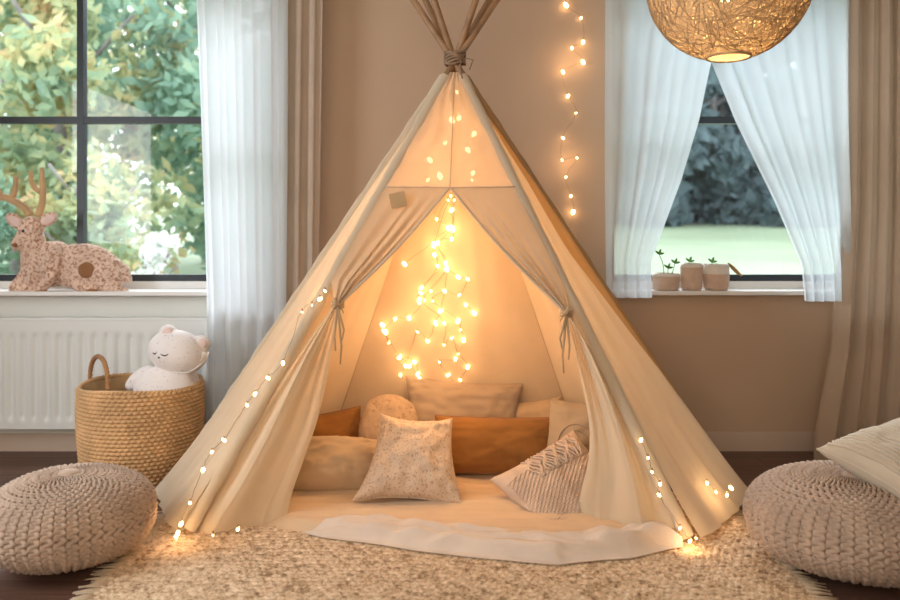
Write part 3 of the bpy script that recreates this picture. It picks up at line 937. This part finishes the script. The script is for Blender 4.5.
for i in range(30):
    v = -.9 + i * .052
    pts = [sf(-.93 + 1.84 * q / 50, v, 1) + R @ Vector((0, .003 * math.sin(q * 1.9 + i * PI), .0025 * math.cos(q * 1.9 + i * PI))) for q in range(51)]
    m.tube(pts, .0034, 4)
m.build('knit_ribs', M['yarn'], r)

# ------------------------------------------------------------------ knitted poufs
def pouf(name, label, cx, cy, a, bz, tilt, seed, cols=46):
    r = thing(name, label, 'pouf', (cx, cy, 0), 'knitted poufs')
    rt = .016
    def pos(th, ph, out):          # ph 0 at the top, 1 at the bottom
        an = PI * ph
        sx_ = math.sin(an); cz = math.cos(an)
        rr = a * abs(sx_) ** .78 if sx_ > 0 else 0
        zz = bz * (abs(cz) ** .85) * (1 if cz > 0 else -1)
        lum = 1 + .02 * math.sin(3 * th + seed) * sx_
        q = Vector(((rr * lum + out * sx_) * math.cos(th), (rr * lum + out * sx_) * math.sin(th), zz + out * cz))
        q.z += bz + rt * .75
        q.z += tilt * q.x * (1 if cz > 0 else 0) * sx_
        return q
    m = MB(); m.grid(lambda u, v: pos(u * 2 * PI, min(.999, max(.001, v)), -.010), 64, 32, True); o = m.build('inner_cushion', M['core']); o.parent = r
    m = MB(); segs = 170
    for c in range(cols):
        th0 = 2 * PI * c / cols
        pts = []; rs = []
        for q in range(segs + 1):
            ph = .012 + .976 * q / segs
            sx_ = math.sin(PI * ph)
            dth = 2 * PI / cols
            zig = (abs(((q / 7.0) % 1) * 2 - 1) - .5) * 2
            zig = math.sin(zig * PI / 2)
            th = th0 + dth * .42 * zig
            wob = .0015 * nz(c * 1.7, q * .3, seed)
            pts.append(pos(th, ph, .004 * math.cos((q / 7.0) * 4 * PI) + wob))
            rs.append(max(.0022, min(rt, a * sx_ ** .78 * dth * .285)) * (1 + .05 * math.cos((q / 7.0) * 4 * PI)))
        m.tube(pts, rs, 7)
    m.ell(pos(0, 0, 0), (.036, .036, .014), None, 16, 8)
    o = m.build('knitted_cover', M['knit']); o.parent = r
    return r


pouf('knitted_pouf', 'beige chunky knitted pouf at the left, in front of the basket', -1.275, 2.68, .262, .140, .02, 1)
pouf('knitted_pouf', 'beige chunky knitted pouf at the right carrying a ribbed cushion', 1.335, 2.64, .335, .143, .0, 4, 54)
r, sf, R = cushion('cushion', 'pale ribbed linen cushion lying on the right pouf', (1.50, 2.60, .352), .42, .38, .18, 74, 26, 0, M['stripe'], .13, 12, group=None)
m = MB()
for i in range(24):
    u = -.9 + 1.8 * i / 23
    m.tube([sf(u, -.92 + 1.84 * q / 20, 1) + R @ Vector((0, 0, .0005)) for q in range(21)], .006, 5)
m.build('ribs', M['stripe'], r)
r.location = r.location

# ------------------------------------------------------------------ basket
bk = thing('wicker_basket', 'round woven seagrass basket with looped handles left of the tent', 'basket', (-1.395, 3.62, 0))
BC = Vector((-1.395, 3.62, 0)); BH = .415; RT = .258
def br(z): return RT * (.93 + .09 * math.sin(min(1, z / BH * 1.05) * PI * .62))
rows = 24
m = MB()
def bf(a, c):
    z = c * BH; row = c * rows; k = int(min(rows - 1, row)); fr = row - k
    th = a * 2 * PI
    w = abs(math.sin(th * 32 + (k % 2) * PI / 2 + .15 * math.sin(k * 2.1)))
    o = .013 * abs(math.sin(PI * fr)) ** .7 * (.15 + .85 * w) + .002 * nz(th * 9, k)
    rr = br(z) + o
    return BC + Vector((rr * math.cos(th), rr * math.sin(th), z + .002))
m.grid(bf, 420, rows * 6, True)
o = m.build('basket_wall', M['straw'], bk)
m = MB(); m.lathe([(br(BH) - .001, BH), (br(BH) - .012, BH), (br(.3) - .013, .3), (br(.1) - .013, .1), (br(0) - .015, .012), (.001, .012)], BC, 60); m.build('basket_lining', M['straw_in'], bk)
m = MB()
for ph in (0, PI):
    m.tube([BC + Vector(((br(BH) - .004 + .005 * math.cos(q * 1.3 + ph)) * math.cos(q / 220 * 2 * PI), (br(BH) - .004 + .005 * math.cos(q * 1.3 + ph)) * math.sin(q / 220 * 2 * PI), BH + .004 + .005 * math.sin(q * 1.3 + ph) + .006 * math.sin(q / 220 * 6 * PI))) for q in range(221)], .0065, 6, cap=False)
m.build('rim', M['straw'], bk)
for an, hh in ((math.radians(158), .125), (math.radians(-20), .0)):
    ctr = BC + Vector((br(BH) * math.cos(an), br(BH) * math.sin(an), BH))
    tg = Vector((-math.sin(an), math.cos(an), 0)) if False else Vector((.93, -.36, 0)) if an > 0 else Vector((-math.sin(an), math.cos(an), 0))
    if hh == 0: continue
    ctr = BC + Vector((-.205, .0, BH))
    m = MB(); pts = []
    for q in range(25):
        a = q / 24 * PI
        pts.append(ctr + Vector((.068 * -math.cos(a) + .01, .06 * math.cos(a) + (-.09 + .0) * .0, .0)) + Vector((0, 0, -.06 + (hh + .06) * math.sin(a) ** .55)))
    m.tube(pts, .0095, 8); 
    for q in range(0, 24):
        m.tube([pts[q].lerp(pts[q + 1], k / 3) + Vector((.001, 0, 0)) for k in range(2)], .0112, 8)
    m.build('handle', M['handle'], bk)

# ------------------------------------------------------------------ teddy bear
yb = 3.60
bear = thing('plush_bear', 'white speckled sleeping teddy bear sitting in the woven basket', 'soft toy', (-1.26, yb, .2))
px = yb / 800
def BP(u, v, dy=0): return P(u, v, yb + dy)
m = MB()
Rr = lambda d: Matrix.Rotation(math.radians(d), 3, 'Y')
m.ell(BP(178, 352), (29.5 * px, .105, 21.5 * px), Rr(14), 40, 24)                 # head
m.ell(BP(168, 333, .0), (9 * px, .032, 8.5 * px), None)              # ears
m.ell(BP(201, 344, .0), (9.5 * px, .032, 9 * px), None)
m.ell(BP(166, 392, -.01), (32 * px, .10, 27 * px), Rr(5), 40, 24)                  # belly
m.ell(BP(184, 388, .04), (16 * px, .08, 24 * px), None, 30, 20)
m.ell(BP(140, 377, .03), (17 * px, .04, 7.5 * px), Rr(-38))               # arm
m.ell(BP(133, 384, .03), (8 * px, .035, 6.5 * px), Rr(-30))
m.ell(BP(185, 383, -.03), (7 * px, .03, 13 * px), Rr(-14))
m.ell(BP(162, 410, 0), (28 * px, .10, 18 * px), None)
o = m.build('body', M['bear'], bear); remesh(o, .005, 5); BC_ = caster(o)
for u, v in ((167.5, 332.5), (202, 343.5)):
    m = MB(); m.ell(BC_(u, v, -.003), (5 * px, .008, 4.6 * px)); m.build('inner_ear', M['deer_pink'], bear)
def head_y(u, v):
    c = BP(178, 352); q = Rr(-14) @ Vector(((u - 178) * px, 0, (352 - v) * px))
    k = 1 - (q.x / (29.5 * px)) ** 2 - (q.z / (21.5 * px)) ** 2
    return -.105 * math.sqrt(max(.02, k))
for uc, vc, w_ in ((164.5, 353.8, 4.0), (154.6, 352.2, 1.8)):
    m = MB(); pts = []
    for q in range(9):
        a = q / 8 * 2 - 1; u = uc + a * w_; v = vc + 1.8 * (1 - a * a)
        pts.append(BC_(u, v))
    m.tube(pts, [.001, .002, .0026, .003, .003, .003, .0026, .002, .001], 6); m.build('closed_eye', M['ink'], bear)
m = MB(); m.ell(BC_(159.0, 357.5, 0), (1.3 * px, .004, 1.0 * px)); m.build('nose', M['ink'], bear)
m = MB(); pts = [BP(u, v, dy) for u, v, dy in ((172, 371, -.09), (185, 373, -.075), (196, 368, -.05), (205, 360, -.03), (209, 352, -.02))]
m.tube([interp(pts, q / 20) for q in range(21)], .004, 6)
m.add([BP(198, 352, -.05), BP(209, 351, -.02), BP(204, 362, -.04), BP(199, 364, -.05), BP(198, 352, -.046), BP(209, 351, -.016), BP(204, 362, -.036), BP(199, 364, -.046)],
      [(0, 1, 2, 3), (7, 6, 5, 4), (0, 4, 5, 1), (1, 5, 6, 2), (2, 6, 7, 3), (3, 7, 4, 0)])
m.build('neck_ribbon', M['ribbon'], bear)

# ------------------------------------------------------------------ plush deer
yd = 4.05; px = yd / 800
deer = thing('plush_deer', 'mottled brown plush deer with antlers lying on the left windowsill', 'soft toy', (-1.93, yd, SILL))
def DP(u, v, dy=0): return P(u, v, yd + dy)
m = MB()
def cap(p, q, r0, r1, n=8):
    for i in range(n + 1):
        t = i / n; m.ell(p.lerp(q, t), (lerp(r0, r1, t),) * 3, None, 16, 10)
m.ell(DP(84, 267), (35 * px, .085, 23.5 * px), Rr(4), 40, 24)
m.ell(DP(55, 264), (22 * px, .085, 23 * px), None, 30, 20)
m.ell(DP(37, 270, -.01), (15 * px, .07, 24 * px), None, 30, 20)
m.ell(DP(105, 273), (22 * px, .085, 19 * px), Rr(15), 30, 20)
cap(DP(37, 262), DP(32, 238, -.02), .075, .058)
m.ell(DP(31, 230, -.02), (12.5 * px, .06, 14 * px), None, 24, 16)
cap(DP(29, 234, -.03), DP(17, 245, -.075), .052, .030)
m.ell(DP(52, 264, -.075), (10 * px, .03, 17 * px), Rr(14))            # shoulder
cap(DP(52, 276, -.08), DP(40, 291, -.07), .030, .024)
cap(DP(24, 278, -.03), DP(14, 288, -.03), .035, .026)
cap(DP(14, 288, -.03), DP(26, 290, -.04), .024, .028)
cap(DP(78, 286, -.06), DP(92, 290, -.06), .026, .024)
cap(DP(108, 287, -.05), DP(126, 291, -.05), .024, .015)
o = m.build('body', M['deer'], deer); remesh(o, .006, 5)
for v_ in o.data.vertices:
    d = v_.normal; k = .0045 * nz(v_.co.x * 55, v_.co.y * 55, v_.co.z * 55); v_.co += d * k
    wz = v_.co.z + SILL
    if wz < SILL + .001: v_.co.z = .001
DC_ = caster(o)
m = MB(); cap(DP(112, 262, .01), DP(122, 272, 0), .030, .042); cap(DP(122, 272, 0), DP(129, 280, 0), .040, .018)
o = m.build('tail', M['deer'], deer); remesh(o, .006, 4)
m = MB(); m.ell(DC_(86, 270, -.004), (8.5 * px, .012, 8 * px)); o = m.build('round_patch', M['deer_brown'], deer); o['label'] = 'round brown patch on the flank'
for u, v, ang, s in ((15, 221, 35, -1), (48, 219.5, -25, 1)):
    m = MB(); m.ell(DP(u, v, -.02), (11 * px, .012, 6.5 * px), Rr(ang), 20, 12); e = m.build('ear', M['deer'], deer)
    m = MB(); m.ell(DP(u, v + .3, -.03), (8 * px, .006, 4.2 * px), Rr(ang), 20, 12); m.build('ear_lining', M['deer_pink'], e)
def antler(chains):
    m = MB()
    for pts, r0, r1 in chains:
        P3 = [DP(*p) for p in pts]; n = 14
        m.tube([interp(P3, q / n) for q in range(n + 1)], [lerp(r0, r1, q / n) for q in range(n + 1)], 8)
        m.ell(P3[-1], (r1, r1, r1), None, 8, 6)
    m.build('antler', M['antler'], deer)
antler([([(30, 216), (25, 208), (12, 200), (2, 197), (-6, 202)], .021, .017), ([(11, 200), (15, 190), (16, 178)], .018, .012), ([(3, 197), (-3, 186), (-2, 176)], .012, .008)])
antler([([(38, 216), (42, 204), (43, 190), (42, 178), (42, 169)], .020, .011), ([(41, 192), (34, 187), (31, 180), (31, 172)], .016, .010)])
m = MB(); m.ell(DC_(23, 231), (1.5 * px, .006, 1.5 * px)); m.build('eye', M['ink'], deer)
m = MB(); m.ell(DC_(14.5, 245), (2.4 * px, .010, 2.0 * px)); m.build('nose', M['deer_brown'], deer)
for u, v in ((41, 294), (91, 293)):
    m = MB(); m.ell(DC_(u, v - 2.5, -.004), (6 * px, .014, 1.6 * px)); m.build('hoof', M['deer_brown'], deer)

# ------------------------------------------------------------------ pots on the right sill
yp = 4.06; px = yp / 800
def pot(label, u0, u1, vt, band, plant, tilt=0):
    cx = (P((u0 + u1) / 2, 0, yp)).x; r_ = (u1 - u0) / 2 * px; h = P(0, vt, yp).z - SILL
    t = thing('plant_pot', label, 'plant pot', (cx, yp, SILL), 'pots on the right windowsill')
    m = MB(); prof = [(.001, .001), (r_ * .86, .001), (r_ * .95, h * .12), (r_, h * .45), (r_ * .99, h * .8), (r_ * .93, h * .97), (r_ * .9, h), (r_ * .85, h), (r_ * .84, h * .82), (.001, h * .82)]
    m.lathe(prof[:4] + [(r_ * 1.0, h * band)], (cx, yp, SILL), 28); m.build('pot_base', M['pot'], t)
    m = MB(); m.lathe([(r_ * 1.0, h * band), (r_ * .97, h * .9), (r_ * .93, h), (r_ * .86, h), (r_ * .84, h * .8), (r_ * .84, h * .3)], (cx, yp, SILL), 28); m.build('pot_rim', M['pot_white'], t)
    m = MB(); m.lathe([(r_ * .86, h * .8), (.001, h * .84)], (cx, yp, SILL), 24); m.build('soil', M['soil'], t)
    for stem in plant:
        m = MB(); P3 = [P(u, v, yp) for u, v in stem]
        m.tube([interp(P3, q / 8) for q in range(9)], .0022, 5)
        e = P3[-1]
        for an in (-50, 20, 80):
            m.ell(e + Vector((.011 * math.sin(math.radians(an)), -.003, .012 * math.cos(math.radians(an)))), (.006, .002, .015), Rr(an), 10, 6)
        m.build('seedling', M['leaf'], t)
    return t
pot('short clay pot with a green seedling, left on the right windowsill', 652.5, 679.5, 273, .82, [[(664, 274), (663, 264), (659, 254)], [(668, 274), (668, 270), (668, 268)], [(672, 274), (674, 267), (675, 263)]])
pot('taller clay pot between two shorter ones on the right windowsill', 680.5, 702.5, 263, .85, [[(690, 268), (689.5, 264), (689.5, 261.5)]])
t = pot('clay pot with a white top and small side spout, right of its pair', 703, 729, 264, .62, [[(712, 268), (712, 264), (712, 262)]])
m = MB(); pts = [P(728, 263, yp), P(733, 268, yp), P(738, 273, yp), P(742, 275.5, yp)]
m.tube([interp(pts, q / 10) for q in range(11)], [.006 + .013 * math.sin(PI * min(1, q / 10 + .05)) for q in range(11)], 10, flat=.5); m.build('dried_leaf', M['handle'], t)
m = MB(); pts = [P(706, 275, yp), P(702.6, 270, yp - .02), P(704, 264, yp - .02), P(708, 266, yp - .02)]
m.tube([interp(pts, q / 10) for q in range(11)], .004, 6); m.build('side_loop', M['pot_white'], t)

# ------------------------------------------------------------------ pendant lamp
LC = Vector((.975, 2.80, 1.985)); LR = .282
lp = thing('pendant_lamp', 'round woven globe lamp glowing above the right window', 'pendant lamp', (LC.x, LC.y, CZ))
m = MB()
zc = -.965
m.grid(lambda a, c: LC + Vector((LR * math.cos(a * 2 * PI) * math.sqrt(1 - lerp(zc, .97, c) ** 2), LR * math.sin(a * 2 * PI) * math.sqrt(1 - lerp(zc, .97, c) ** 2), LR * lerp(zc, .97, c))), 96, 64, True)
m.build('lamp_shade', M['shade'], lp)
m = MB(); random.seed(3)
for i in range(1300):
    ax = Vector((random.gauss(0, 1), random.gauss(0, 1), random.gauss(0, 1))).normalized(); o1 = ax.orthogonal().normalized(); o2 = ax.cross(o1)
    tilt = random.uniform(-.8, .8); cr = math.sqrt(1 - tilt * tilt); a0 = random.uniform(0, 2 * PI); da = random.uniform(.3, .9)
    pts = [(ax * tilt + (o1 * math.cos(a0 + da * q / 7) + o2 * math.sin(a0 + da * q / 7)) * cr) for q in range(8)]
    if min(p.z for p in pts) < zc + .005: continue
    m.tube([LC + p * (LR + .0005 + .0015 * random.random()) for p in pts], .0012, 4)
m.build('rattan_weave', M['strand'], lp)
rr = LR * math.sqrt(1 - zc * zc)
m = MB(); m.tube([LC + Vector((rr * math.cos(q / 40 * 2 * PI), rr * math.sin(q / 40 * 2 * PI), LR * zc)) for q in range(41)], .005, 8, cap=False); m.build('bottom_ring', M['strand'], lp)
m = MB(); m.tube([LC + Vector((0, 0, .06)), Vector((LC.x, LC.y, CZ))], .004, 8); m.tube([Vector((LC.x, LC.y, CZ - .03)), Vector((LC.x, LC.y, CZ))], .05, 20); m.tube([LC + Vector((0, 0, .02)), LC + Vector((0, 0, .09))], .022, 16); m.build('cord', M['cordblack'], lp)
m = MB(); m.ell(LC + Vector((0, 0, -.03)), (.045, .045, .055)); m.build('bulb', M['lampglow'], lp)
l = bpy.data.lights.new('lamp_light', 'POINT'); l.energy = 5; l.color = (1, .66, .34); l.shadow_soft_size = .06
lo = bpy.data.objects.new('lamp_light', l); COL.objects.link(lo); lo.parent = lp; lo.location = (0, 0, LC.z - .12 - CZ)

# ------------------------------------------------------------------ fairy lights
bm_ = MB(); bm_.ell((0, 0, 0), (.0048, .0048, .0075), None, 10, 8)
proto = bm_.build('bulb', M['bulb']); bulb_mesh = proto.data; bpy.data.objects.remove(proto)


def fairy(label, strands, lights=(), scale=1.0, energy=1.0):
    """strands: lists of world points; a bulb sits at each"""
    c = sum((Vector(p) for s in strands for p in s), Vector()) / sum(len(s) for s in strands)
    r = thing('fairy_lights', label, 'string lights', c, 'strings of warm fairy lights')
    w = MB()
    for s in strands:
        if len(s) > 1:
            n = (len(s) - 1) * 6
            pts = []
            for q in range(n + 1):
                p = interp([Vector(x) for x in s], q / n)
                if q % 6: p = p + Vector((.006 * nz(q * .7, p.x * 9), -.002, .006 * nz(p.z * 9, q * .7) + .004))
                pts.append(p)
            w.tube(pts, .0011, 4)
        for p in s:
            p = Vector(p); w.tube([p + Vector((0, 0, .003)), p + Vector((0, 0, .014))], .0028, 6)
    w.build('wire', M['wire'], r)
    for s in strands:
        for p in s:
            o = bpy.data.objects.new('bulb', bulb_mesh); COL.objects.link(o); o.parent = r
            o.location = Vector(p) - c
            o.rotation_euler = (random.uniform(-.7, .7), random.uniform(-.9, .9), 0)
            k = scale * random.choice((.6, .8, 1, 1.15, 1.3)); o.scale = (k, k, k)
    for q in lights:
        l = bpy.data.lights.new('fairy_light_glow', 'POINT'); l.energy = energy; l.color = (1, .60, .29); l.shadow_soft_size = .02
        o = bpy.data.objects.new('fairy_light_glow', l); COL.objects.link(o); o.parent = r; o.location = Vector(q) - c
    return r


# the cluster on the rear panel inside
nB = nrm(A, B['BL'], B['BR'])
def back_at(u, v, off=.05):
    # intersect the view ray with the rear panel plane, then come forward
    o = Vector((0, 0, CAMZ)); d = Vector(((u - 450) / 800, 1, (235 - v) / 800))
    t = (A - o).dot(nB) / d.dot(nB)
    return o + d * (t - off)
cl = [
    [(449, 200), (436, 219), (449, 228), (434, 244), (446, 263), (421, 288), (424, 300), (408, 318), (395, 319), (386, 332), (389, 341), (400, 357), (409, 366), (420, 378), (428, 386)],
    [(450, 196), (433, 246), (437, 266), (420, 293), (418, 302), (447, 271), (431, 291), (419, 300), (445, 323), (443, 345), (452, 338), (459, 354), (467, 367), (461, 380), (466, 388)],
    [(452, 210), (453, 229), (452, 239), (438, 243), (447, 269), (444, 291), (441, 311), (435, 323), (428, 341), (417, 332), (405, 366), (398, 358), (415, 362), (417, 374)],
    [(455, 200), (451, 227), (434, 255), (459, 277), (468, 279), (460, 295), (444, 292), (433, 301), (458, 321), (460, 330), (464, 340), (456, 359), (440, 362), (448, 375), (457, 386)],
    [(405, 264), (434, 243)], [(475, 313), (466, 305)], [(383, 331), (388, 343), (382, 325)], [(408, 366), (400, 375), (409, 382), (438, 387)]]
strands = [[back_at(u + random.uniform(-1, 1), v, .045 + .02 * random.random()) for u, v in s] for s in cl]
fairy('tangled cascade of warm fairy lights on the back canvas inside the tent', strands,
      [back_at(430, 350, .35), back_at(448, 260, .30), back_at(470, 330, .5)], 1.4, 2.0)
# behind the thin upper panel
def up_at(u, v, off):
    lf = (v - 70) / 120; y = lerp(3.32, pp('FL', tL).y - .02, lf); return P(u, v, y + off)
fairy('warm fairy lights behind the thin upper front panel of the tent', [[up_at(u, v, .035) for u, v in ((457, 92), (452, 120), (445, 143), (430, 160), (428, 180), (440, 176))],
      [up_at(u, v, .035) for u, v in ((459, 118), (474, 134), (468, 150), (473, 173), (472, 180))]], [up_at(450, 160, .12)], 1.7, .15)
# the strand on the wall
wl = [(566, 5), (581, 18), (583, 42), (572, 48), (583, 62), (563, 72), (568, 96), (576, 113), (563, 138), (562, 160), (577, 158), (566, 177), (571, 196), (573, 212), (569, 234)]
fairy('single strand of warm fairy lights hanging on the wall by the right window', [[P(568, -60, 4.03), P(570, -25, 4.03)] + [P(u, v, 4.025) for u, v in wl]], [P(570, 60, 3.96), P(570, 160, 3.96)], 1.6, .22)
# along the left side of the tent
def fl(u, v, dy=-.07):
    q = pp('FL', pole_at_v('FL', min(v, 530))); return P(u, v, q.y + dy)
lf = [(325, 291), (320, 299), (312, 305), (302, 312), (283, 363), (268, 378), (255, 394), (247, 405), (224, 440), (212, 452), (203, 470), (190, 503), (181, 524), (178, 533), (176, 537)]
fairy('warm fairy lights running down the left front edge of the tent', [[fl(*p) for p in lf], [fl(u, v, -.10) for u, v in ((178, 533), (213, 535), (238, 529))]], [fl(180, 528, -.16), fl(318, 296, .03)], 1.1, .25)
rf_ = [(641, 440), (648, 458), (652, 472), (660, 484), (659, 495), (680, 528), (690, 541), (694, 546), (696, 538)]
def fr(u, v, dy=-.05):
    q = pp('FR', pole_at_v('FR', min(v, 535))); return P(u, v, q.y + dy)
fairy('warm fairy lights down the right front edge of the tent', [[fr(*p) for p in rf_], [fr(u, v, .12) for u, v in ((707, 483), (716, 492), (727, 495), (731, 488))]], [fr(692, 540, -.10), fr(722, 488, .10)], 1.1, .25)
